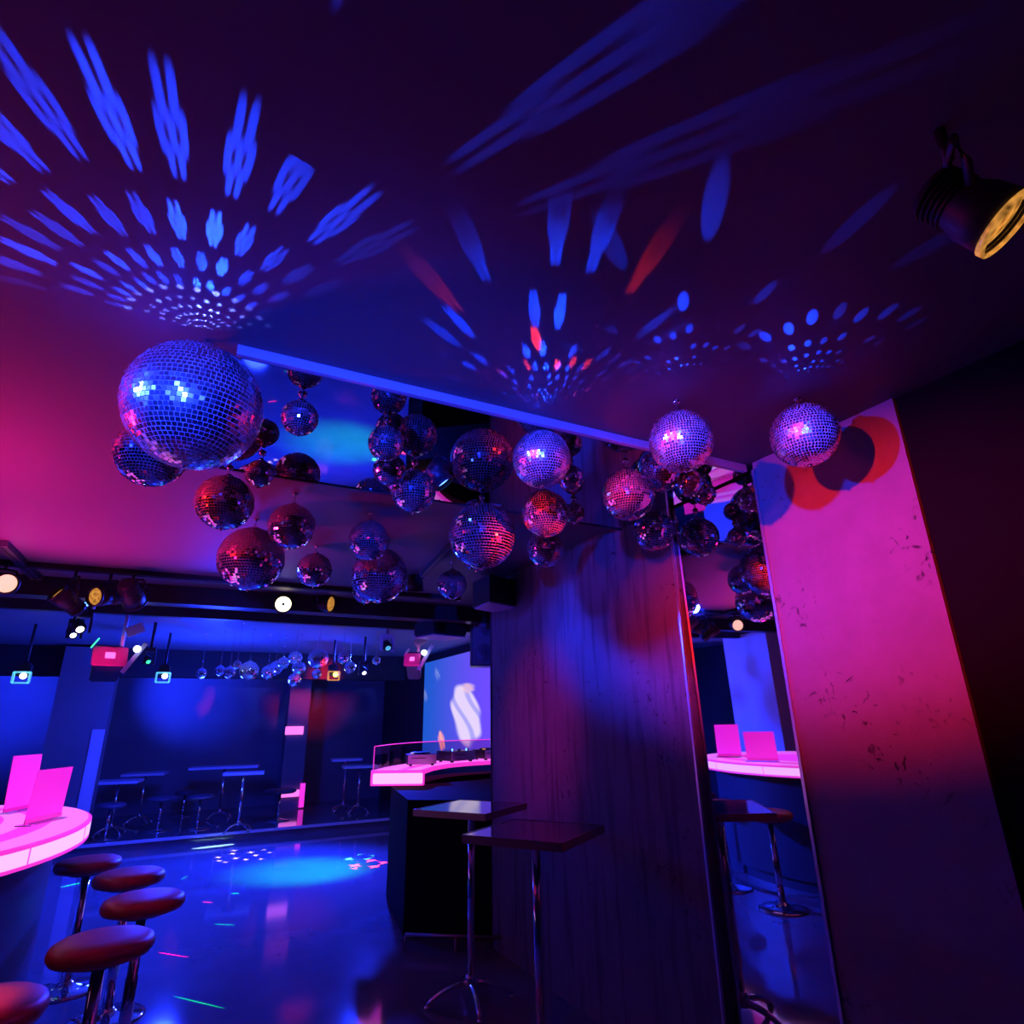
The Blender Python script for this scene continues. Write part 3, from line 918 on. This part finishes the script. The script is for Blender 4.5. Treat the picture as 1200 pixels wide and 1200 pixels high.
p = tw(486, 692, 4.9); par_can(p, Vector((0.1, 0.2, -1)), 0.075, 0.20, 'black spotlight hanging straight down left of the small lone mirror ball', 'amber', CEIL)
p = tw(520, 566, 2.55); par_can(p, Vector((0.55, -0.2, -0.75)), 0.052, 0.17, 'black spotlight with a blue glint below the ceiling mirror', 'lens_blue', CEIL, group='spotlights by the mirror')
p = onz(1178, 262, 2.56); par_can(p, Vector((0.34, -0.48, -0.80)), 0.064, 0.17, 'big black spotlight with a gold rim at the upper right corner', 'amber', CEIL2, group='front spotlights', ring='amber')

# scanners: box head, mirror arm, base plate coloured pink for the bar light


def scanner(p, ang, w, h, L, label, flap):
    t = thing('hanging_scanner', label, 'scanner light', p, (0, 0, ang), 'scanner lights over the dance floor')
    R_ = Matrix.Rotation(math.radians(-35), 4, 'X')
    MB().box((0, 0, 0), (w, 0.02, h), 0, R_, 0.012).build('base_plate', M['pink_tint'], t); bp_ = t.children[-1]
    MB().box((0.0, -0.013, 0.0), (w * 0.28, 0.01, h * 0.28), 0, R_).build('label_plate', M['pink_shine'], bp_)  # pink shine given as emission
    MB().box((0, L / 2, 0.05), (w * 0.8, L, h * 0.8), 0, R_, 0.015).build('housing', M['dark_metal'], t)
    mb = MB().box((-w * 0.62, 0.12, 0.05), (0.012, 0.14, 0.10), 0, Matrix.Rotation(0.5, 4, 'Y'))
    mb.build('mirror_flap', M[flap], t)
    mb = MB().box((w * 0.62, 0.05, 0.10), (0.04, 0.04, 0.34), 0, Matrix.Rotation(0.5, 4, 'Y'))
    mb.box((w * 0.95, 0.05, 0.16), (0.16, 0.03, 0.10), 0, Matrix.Rotation(-0.5, 4, 'Y'))
    mb.tube([(w * 0.3, 0.1, 0.1), (w * 0.3, 0.1, CEIL2 - p.z)], 0.018, 8)
    mb.build('bracket', M['blue_paint'], t)
    MB().lathe([(0.001, 0.012), (0.03, 0.008), (0.035, 0)], 14, mtx=Matrix.Translation((w * 0.72, -0.02, 0.08)) @ Matrix.Rotation(PI / 2, 4, 'X')).build('lens', M['lens_white'], t)


scanner(tw(129, 769, 7.2), math.radians(10), 0.30, 0.24, 0.35, 'scanner light with a square pink lit plate at the left', 'lens_green')
scanner(tw(483, 773, 7.2), math.radians(-25), 0.20, 0.20, 0.35, 'scanner light with a tilted pink lit plate above the screen', 'grey_metal')


def lantern(px, py, y, lens, label, w=0.155):
    p = tw(px, py, y)
    t = thing('hanging_flood_lamp', label, 'flood lamp', p, (0, 0, 0), 'flood lamps over the dance floor')
    MB().box((0, 0.08, 0.09), (w * 0.8, 0.16, 0.16), 0, None, 0.02).build('housing', M['black_plastic'], t)
    mb = MB()
    for s in (-1, 1):
        mb.box((s * w / 2, 0, 0), (0.02, 0.05, 0.12)); mb.box((0, 0, s * 0.06 + 0.0), (w, 0.05, 0.018))
    mb.build('frame', M[lens] if lens != 'lens_yellow' else M['amber'], t)
    MB().lathe([(0.001, 0.03), (0.03, 0.02), (0.036, 0)], 18, mtx=Matrix.Translation((0.02, -0.03, 0.015)) @ Matrix.Rotation(PI / 2, 4, 'X')).build('lens', M['lens_yellow' if lens == 'lens_yellow' else 'lens_white'], t)
    MB().tube([(0, 0.08, 0.16), (0, 0.08, CEIL2 - p.z)], 0.015, 8).build('stem', M['dark_metal'], t)


lantern(191, 794, 9.3, 'lens_cyan', 'small flood lamp with a cyan frame left of the little mirror balls')
lantern(25, 794, 9.0, 'lens_cyan', 'small flood lamp with a cyan frame at the far left edge')
lantern(391, 792, 9.3, 'lens_yellow', 'small flood lamp glowing yellow among the little mirror balls')

for (px, py, y, lens, r, lab) in ((94, 738, 7.0, 'lens_white', 0.035, 'white lit moving head left of the pink plate, upper left of the pair'), (86, 745, 7.6, 'lens_white', 0.03, 'white lit moving head beside the left column top'),
                                  (100, 709, 6.6, 'lens_blue', 0.03, 'blue lit moving head under the amber faced spotlight'), (427, 789, 8.8, 'lens_white', 0.03, 'white lit moving head right of the little mirror balls'),
                                  (455, 760, 7.4, 'lens_cyan', 0.035, 'cyan lit moving head left of the tilted pink plate'), (174, 776, 8.4, 'lens_green', 0.025, 'pinpoint green lamp left of the cyan framed flood lamp')):
    p = tw(px, py, y)
    t = thing('hanging_moving_head', lab, 'moving head light', p, (0, 0, 0), 'moving heads over the dance floor')
    mx = look((CAM - p).normalized() + Vector((0.3, 0, -0.5)))
    MB().lathe([(r * 0.9, -0.16), (r * 1.5, -0.13), (r * 1.7, -0.04), (r * 1.3, 0), (r, 0), (r, -0.02), (0.001, -0.02)], 20, mtx=mx, cap=False).build('head', M['black_plastic'], t)
    MB().lathe([(0.001, 0.004), (r * 0.7, 0.0), (r * 0.98, -0.012)], 18, mtx=mx, cap=False).build('lens', M[lens], t)
    mb = MB()
    for s in (-1, 1):
        mb.box((s * (r * 2.0), 0.06, 0.06), (0.02, 0.06, 0.16))
    mb.box((0, 0.06, 0.15), (r * 4.4, 0.10, 0.05))
    mb.tube([(0, 0.06, 0.15), (0, 0.06, CEIL2 - p.z)], 0.018, 8)
    mb.build('yoke', M['blue_paint'] if lens in ('lens_blue', 'lens_cyan') else M['dark_metal'], t)

# loudspeakers
p = tw(566, 754, 6.3)
sp_ = thing('hanging_loudspeaker', 'black loudspeaker hanging in front of the upper right corner of the screen', 'loudspeaker', p, (0, 0, math.radians(-20)))
MB().box((0, 0, 0), (0.28, 0.26, 0.52), 0, None, 0.01).build('cabinet', M['black_plastic'], sp_)
MB().box((0, -0.135, 0), (0.25, 0.012, 0.49)).build('grille', M['back_wall'], sp_); gr_ = sp_.children[-1]
for z, r in ((0.11, 0.055), (-0.12, 0.09)):
    MB().lathe([(0.001, 0.012), (r * 0.35, 0.010), (r * 0.45, 0.0), (r, 0.012), (r * 1.08, 0.010), (r * 1.08, 0.0)], 24, mtx=Matrix.Translation((0, -0.140, z)) @ Matrix.Rotation(PI / 2, 4, 'X'), cap=False).build('cone', M['seat_dark'], gr_)
MB().tube([(0, 0, 0.26), (0, 0, CEIL2 - p.z)], 0.02, 8).build('hanger', M['dark_metal'], sp_)

p = Vector((2.17, 4.55, 2.66))
sp2 = thing('hanging_loudspeaker', 'black wedge loudspeaker under the ceiling on top of the wide pillar', 'loudspeaker', p, (0, 0, math.radians(20)))
mb = MB().prism([(-0.20, -0.16), (0.17, -0.16), (0.17, 0.16), (-0.08, 0.16)], -0.10, 0.12)
mb.build('cabinet', M['black_plastic'], sp2)
MB().prism([(-0.19, -0.15), (0.16, -0.15), (0.16, 0.15), (-0.07, 0.15)], -0.112, -0.10).build('bottom_plate', M['purple_paint'], sp2)
MB().tube([(0.05, 0, 0.12), (0.05, 0, 0.14)], 0.05, 12).build('mount', M['grey_metal'], sp2)

p = tw(516, 747, 6.5)
sp3 = thing('hanging_projector', 'dark box with a mauve underside hanging above the screen', 'projector', p, (0, 0, math.radians(15)))
MB().box((0, 0, 0.09), (0.46, 0.4, 0.16), 0, None, 0.015).build('case', M['black_plastic'], sp3)
MB().box((0, 0, 0.0), (0.44, 0.38, 0.014)).build('bottom_plate', M['purple_paint'], sp3)
MB().lathe([(0.05, 0.03), (0.06, 0.0), (0.001, 0.0)], 18, mtx=Matrix.Translation((-0.14, -0.2, 0.09)) @ Matrix.Rotation(PI / 2, 4, 'X')).build('lens', M['glass'], sp3)
MB().tube([(0, 0, 0.16), (0, 0, CEIL2 - p.z)], 0.02, 8).build('hanger', M['blue_paint'], sp3)

# ---------------------------------------------------------------- lights


def light(kind, name, loc, color, power, target=None, size=60, blend=0.6, rad=0.05, scale=None, roll=0.0):
    l = bpy.data.lights.new(name, kind)
    l.color = color; l.energy = power
    l.shadow_soft_size = rad
    o = bpy.data.objects.new(name, l); COL.objects.link(o)
    o.location = loc
    if kind == 'SPOT':
        l.spot_size = math.radians(size); l.spot_blend = blend
    if target is not None:
        d = Vector(target) - Vector(loc)
        o.rotation_euler = (d.to_track_quat('-Z', 'Y') @ Euler((0, 0, roll)).to_quaternion()).to_euler()
    if scale:
        o.scale = scale
    return o


BLUE = (0.010, 0.028, 1.0)
RED = (1.0, 0.012, 0.008)

LBLUE = (-1.55, 1.55, 2.70)
LRED = (-1.55, 0.50, 2.68)
light('SPOT', 'blue_spot', LBLUE, BLUE, 850, (2.33, 2.2, 2.35), 60, 1.0, 0.035, (1, 0.40, 1))
light('SPOT', 'red_spot', LRED, RED, 1300, (2.33, 1.62, 2.16), 40, 1.0, 0.035, (1, 0.55, 1))
light('SPOT', 'blue_spot_front', (-0.9, -0.7, 2.30), BLUE, 1300, (0.55, 1.9, 2.60), 50, 1.0, 0.05, (1, 0.36, 1))
light('SPOT', 'pink_wash', (-1.9, 3.0, 2.2), (1.0, 0.008, 0.13), 150, (-1.3, 2.9, 2.84), 120, 1.0, 0.12)
light('SPOT', 'pink_ceiling_fill', (-1.5, 5.0, 1.3), (1.0, 0.008, 0.34), 310, (-0.8, 4.4, 2.84), 80, 1.0, 0.12)  # added unseen fill that turns the rear ceiling purple
light('SPOT', 'blue_pillar_spot', (0.2, 4.6, 2.66), BLUE, 560, (2.33, 3.1, 2.15), 46, 1.0, 0.05, (1, 0.55, 1))
light('SPOT', 'magenta_pillar_fill', (0.3, 3.4, 2.6), (1.0, 0.01, 0.45), 95, (2.33, 4.1, 1.6), 36, 1.0, 0.05)  # added unseen fill for the purple on the wide pillar
light('SPOT', 'red_stool_spot', (-1.0, 2.1, 1.9), (1.0, 0.10, 0.01), 200, (-0.56, 2.98, 0.76), 15, 1.0, 0.03)
# added unseen fill spots on single balls and scanner plates
for (src_, idx_, colr_, p_) in (((-0.9, -0.7, 2.35), 0, BLUE, 900), ((-0.9, -0.7, 2.35), 17, BLUE, 1300), ((-0.7, -0.6, 2.35), 21, BLUE, 2400), ((-0.5, -0.6, 2.35), 25, BLUE, 2600),
                                ((-2.2, 2.3, 2.62), 2, RED, 1500), ((-1.9, 2.0, 2.62), 3, RED, 1500), ((-1.3, 0.3, 2.60), 14, RED, 2600), ((-1.3, 0.6, 2.55), 16, RED, 2200), ((-2.2, 2.6, 2.5), 5, RED, 700), ((2.0, 1.5, 2.2), 12, RED, 700)):
    c_, r_ = BALL_POS[idx_]
    dist_ = (c_ - Vector(src_)).length
    light('SPOT', 'ball_fill_spot', src_, colr_, p_, c_, 2 * math.degrees(math.atan(r_ * 0.92 / dist_)), 0.4, 0.02)
light('SPOT', 'plate_fill_spot', (-1.6, 4.4, 1.4), (1.0, 0.03, 0.35), 420, tw(129, 769, 7.2), 7, 0.6, 0.03)  # added, stands for bar glow reaching the left plate
light('SPOT', 'plate_fill_spot', (1.2, 5.4, 1.4), (1.0, 0.03, 0.35), 160, tw(483, 773, 7.2), 8, 0.6, 0.03)  # added likewise for the tilted plate
light('SPOT', 'far_ball_fill', (0.6, 6.7, 2.45), (0.08, 0.12, 1.0), 420, tw(330, 780, 8.9), 34, 0.8, 0.03, (1, 0.4, 1))  # added to make the far balls sparkle, as are the next two
light('SPOT', 'far_ball_fill_pin', (-0.4, 6.6, 2.45), (0.5, 0.6, 1.0), 300, tw(292, 786, 8.6), 6, 0.4, 0.03)
light('SPOT', 'far_ball_fill_pin', (1.7, 7.3, 2.4), RED, 900, tw(348, 786, 8.95), 9, 0.4, 0.03)
# dance floor
light('SPOT', 'blue_back_wall', (-0.9, 11.9, 2.35), BLUE, 650, (0.0, 14, 2.3), 58, 1.0, 0.08)
light('SPOT', 'red_back_wall', (2.0, 10.4, 2.5), RED, 300, (2.3, 14, 2.35), 35, 1.0, 0.08)
light('SPOT', 'blue_back_left', (-2.8, 11.9, 2.4), BLUE, 550, (-3.0, 14, 2.1), 75, 1.0, 0.08)
light('SPOT', 'blue_floor', (2.75, 10.0, 2.66), BLUE, 6000, (-0.1, 7.6, 0), 100, 1.0, 0.1)
light('POINT', 'blue_far_ceiling', (0.2, 9.6, 1.9), BLUE, 260, rad=0.2)
light('SPOT', 'blue_pier_fill', (-3.0, 9.5, 2.3), (0.10, 0.05, 1.0), 350, (-3.6, 8.0, 2.2), 80, 1.0, 0.1)  # unseen fill added to light the white pier


# point lights added for the beams the balls reflect: facet grid seen from the ball as azimuth / elevation
def ball_pattern(name, loc, color, power, step_az, step_el, el0, az_lo, az_hi, el_lo, el_hi, density, hexa=True, seed=0.0, size=0.30, k=3.0, falloff=2.6):
    l = bpy.data.lights.new(name, 'POINT'); l.color = color; l.energy = power; l.shadow_soft_size = 0.0
    l.use_nodes = True
    nt = l.node_tree; em = nt.nodes['Emission']; g = NT(nt)
    tc = nd(nt, 'ShaderNodeTexCoord'); sp = nd(nt, 'ShaderNodeSeparateXYZ'); nt.links.new(tc.outputs['Normal'], sp.inputs[0])
    x, y, z = sp.outputs
    az = g.m('MULTIPLY', g.m('ARCTAN2', y, x), 180 / PI)
    hz = g.m('SQRT', g.m('ADD', g.m('MULTIPLY', x, x), g.m('MULTIPLY', y, y)))
    el = g.m('MULTIPLY', g.m('ARCTAN2', g.m('MULTIPLY', z, k), hz), 180 / PI)
    v = g.m('DIVIDE', g.m('SUBTRACT', el, el0), step_el)
    row = g.m('FLOOR', v)
    fy = g.m('SUBTRACT', g.m('SUBTRACT', v, row), 0.5)
    # rows are offset against each other like the tile rows of the ball
    off = g.m('FRACT', g.m('MULTIPLY', g.m('ADD', row, 5.0), 0.377 + seed))
    u = g.m('ADD', g.m('DIVIDE', az, step_az), off)
    cell = g.m('FLOOR', u)
    fx = g.m('SUBTRACT', g.m('SUBTRACT', u, cell), 0.5)
    cv = nd(nt, 'ShaderNodeCombineXYZ'); nt.links.new(cell, cv.inputs[0]); nt.links.new(row, cv.inputs[1]); cv.inputs[2].default_value = seed * 10
    wn = nd(nt, 'ShaderNodeTexWhiteNoise', noise_dimensions='3D'); nt.links.new(cv.outputs[0], wn.inputs['Vector'])
    sc = nd(nt, 'ShaderNodeSeparateColor'); nt.links.new(wn.outputs['Color'], sc.inputs[0])
    fx = g.m('ADD', fx, g.m('MULTIPLY', g.m('SUBTRACT', sc.outputs[0], 0.5), 0.22))
    fy = g.m('ADD', fy, g.m('MULTIPLY', g.m('SUBTRACT', sc.outputs[1], 0.5), 0.22))
    on = g.m('LESS_THAN', wn.outputs['Value'], g.sstep(el, 12, 22, density * 0.8, min(1.0, density * 1.7)))
    if hexa:
        pts = [(0, 0)] + [(size * 0.62 * math.cos(a), size * 0.80 * math.sin(a)) for a in [k * PI / 3 for k in range(6)]]
        acc = None
        for (px_, py_) in pts:
            dx = g.m('DIVIDE', g.m('SUBTRACT', fx, px_), 0.23 * size); dy = g.m('DIVIDE', g.m('SUBTRACT', fy, py_), 0.55 * size)
            rr = g.m('POWER', g.m('ADD', g.m('POWER', g.m('ABSOLUTE', dx), 3.0), g.m('POWER', g.m('ABSOLUTE', dy), 3.0)), 0.3333)
            s_ = g.sstep(rr, 0.6, 1.2, 1.0, 0.0)
            acc = s_ if acc is None else g.m('MAXIMUM', acc, s_)
    else:
        dx = g.m('DIVIDE', fx, size); dy = g.m('DIVIDE', fy, size)
        rr = g.m('SQRT', g.m('ADD', g.m('MULTIPLY', dx, dx), g.m('MULTIPLY', dy, dy)))
        acc = g.sstep(rr, 0.75, 1.15, 1.0, 0.0)
    out = g.m('MULTIPLY', acc, on)
    out = g.m('MULTIPLY', out, g.m('ADD', 0.35, g.m('MULTIPLY', sc.outputs[2], 0.9)))
    wa = g.m('MULTIPLY', g.sstep(az, az_lo, az_lo + 35), g.sstep(az, az_hi - 55, az_hi, 1.0, 0.0))
    we = g.m('MULTIPLY', g.sstep(el, el_lo, el_lo + 4), g.sstep(el, el_hi - 4, el_hi, 1.0, 0.0))
    # every facet throws a near-parallel beam, so the patches hardly dim with distance
    wa = g.m('MULTIPLY', wa, g.m('POWER', g.m('MAXIMUM', z, 0.02), -falloff))
    out = g.m('MULTIPLY', g.m('MULTIPLY', out, wa), we)
    nt.links.new(out, em.inputs['Strength'])
    o = bpy.data.objects.new(name, l); COL.objects.link(o); o.location = loc
    return o


SPOTC = (0.004, 0.035, 1.0)
ball_pattern('ball_pattern_large', (-0.12, 1.87, 2.80), (0.006, 0.04, 1.0), 3.4, 9.8, 9.2, 4.6, -185, -40, 6, 50, 0.95, True, 0.0, size=0.29, k=6.0, falloff=2.3)
ball_pattern('ball_pattern_large_inner', (-0.12, 1.87, 2.80), (0.10, 0.14, 1.0), 2.0, 13.0, 7.0, 46.0, -200, -20, 44, 88, 0.6, False, 0.2, size=0.22, k=6.0, falloff=2.3)
ball_pattern('ball_pattern_middle', (1.13, 1.87, 2.785), SPOTC, 1.2, 7.0, 5.5, 6.0, -178, -60, 8, 75, 0.36, True, 0.31, size=0.27, k=2.9, falloff=2.65)
ball_pattern('ball_pattern_middle_red', (1.17, 1.87, 2.785), (1.0, 0.03, 0.02), 1.4, 8, 6.5, 7.0, -160, -60, 8, 50, 0.14, True, 0.53, size=0.26, k=2.9, falloff=2.3)
ball_pattern('ball_pattern_right', (1.50, 1.46, 2.775), SPOTC, 1.3, 9, 8, 8.0, -190, -60, 8, 60, 0.33, False, 0.17, size=0.22, k=2.8, falloff=2.2)
ball_pattern('ball_pattern_far_right', (1.92, 1.25, 2.785), SPOTC, 1.3, 10, 8.0, 16.0, -185, -80, 15, 60, 0.45, False, 0.72, size=0.22, k=2.8, falloff=2.2)


# laser strokes and star gobos on the dance floor
def stroke(pa, pb, color, power, wpx=1.6, src=(1.6, 7.0, 2.55)):
    a = onz(*pa, 0.0); b = onz(*pb, 0.0)
    c = (a + b) / 2; src = Vector(src)
    d = c - src; L = (b - a).length
    # spot cone stretched along the stroke
    q = d.to_track_quat('-Z', 'Y'); inv = q.inverted()
    loc = inv @ (b - a)
    roll = math.atan2(loc.y, loc.x)
    half = math.hypot(loc.x, loc.y) / 2
    size = 2 * math.degrees(math.atan(half / d.length))
    w = wpx * depth(c) / F
    light('SPOT', 'laser', src, color, power, c, max(size, 0.2), 0.15, 0.0, (1.0, max(0.02, w / max(L, 1e-3)), 1.0), roll)


def star_gobo(pc, rpx, color, power, scale, src=(1.2, 7.4, 2.5), thr=0.28, expo=0.5, blend=0.6):
    c = onz(*pc, 0.0); src = Vector(src)
    r = rpx * depth(c) / F
    o = light('SPOT', 'star_gobo', src, color, power, c, 2 * math.degrees(math.atan(r / (c - src).length)), blend, 0.0)
    l = o.data; l.use_nodes = True; nt = l.node_tree; em = nt.nodes['Emission']; g = NT(nt)
    tc = nd(nt, 'ShaderNodeTexCoord'); sp = nd(nt, 'ShaderNodeSeparateXYZ'); nt.links.new(tc.outputs['Normal'], sp.inputs[0])
    cv = nd(nt, 'ShaderNodeCombineXYZ')
    nt.links.new(g.m('DIVIDE', sp.outputs[0], sp.outputs[2]), cv.inputs[0]); nt.links.new(g.m('DIVIDE', sp.outputs[1], sp.outputs[2]), cv.inputs[1])
    vo = nd(nt, 'ShaderNodeTexVoronoi', distance='MINKOWSKI', voronoi_dimensions='2D'); vo.inputs['Scale'].default_value = scale
    vo.inputs['Exponent'].default_value = expo; vo.inputs['Randomness'].default_value = 0.6
    nt.links.new(cv.outputs[0], vo.inputs['Vector'])
    nt.links.new(g.sstep(vo.outputs['Distance'], thr * 0.75, thr, 1.0, 0.0), em.inputs['Strength'])


GREEN = (0.0, 1.0, 0.12)
for pa, pb, colr, pw in (((185, 1116), (222, 1122), (1, 0.0, 0.12), 55), ((202, 1167), (264, 1182), GREEN, 22), ((236, 1057), (250, 1057.5), (1, 0.02, 0.1), 70),
                         ((270, 1047), (281, 1047), GREEN, 60), ((251, 1083), (275, 1084), GREEN, 22), ((70, 1040), (97, 1034), GREEN, 160), ((212, 1031), (220, 1026), GREEN, 20)):
    stroke(pa, pb, colr, pw * 240)
stroke((224, 995), (276, 989), (0.55, 1.0, 0.9), 16000, 8)
light('SPOT', 'green_wash', (2.4, 7.6, 2.5), (0.0, 1.0, 0.30), 1300, onz(360, 1020, 0), 36, 1.0, 0.1)
star_gobo((284, 1003), 36, (0.9, 0.6, 0.6), 17000, 17, thr=0.38)
star_gobo((430, 1013), 24, (1.0, 0.03, 0.0), 36000, 13, thr=0.62)
star_gobo((421, 1005), 17, (0.1, 1.0, 0.0), 20000, 14, thr=0.55)

# ---------------------------------------------------------------- camera, world, view
cam = bpy.data.cameras.new('camera')
cam.sensor_width = 36; cam.sensor_height = 36; cam.sensor_fit = 'HORIZONTAL'
cam.lens = 36 * F / 1200
cam.clip_start = 0.02
co = bpy.data.objects.new('camera', cam); COL.objects.link(co)
fwd = ray(600, 600).normalized(); right = (ray(700, 600) - ray(600, 600)).normalized(); up = right.cross(fwd)
mx = Matrix((right, up, -fwd)).transposed().to_4x4(); mx.translation = CAM
co.matrix_world = mx
S.camera = co

w = bpy.data.worlds.new('World'); S.world = w; w.use_nodes = True
w.node_tree.nodes['Background'].inputs[0].default_value = (0.25, 0.08, 0.30, 1)
w.node_tree.nodes['Background'].inputs[1].default_value = 0.004
S.view_settings.view_transform = 'Standard'
S.view_settings.look = 'None'
S.view_settings.exposure = 0.0
S.view_settings.gamma = 1.0
S.cycles.max_bounces = 8
S.cycles.glossy_bounces = 6
S.cycles.transmission_bounces = 6
S.cycles.sample_clamp_indirect = 6.0
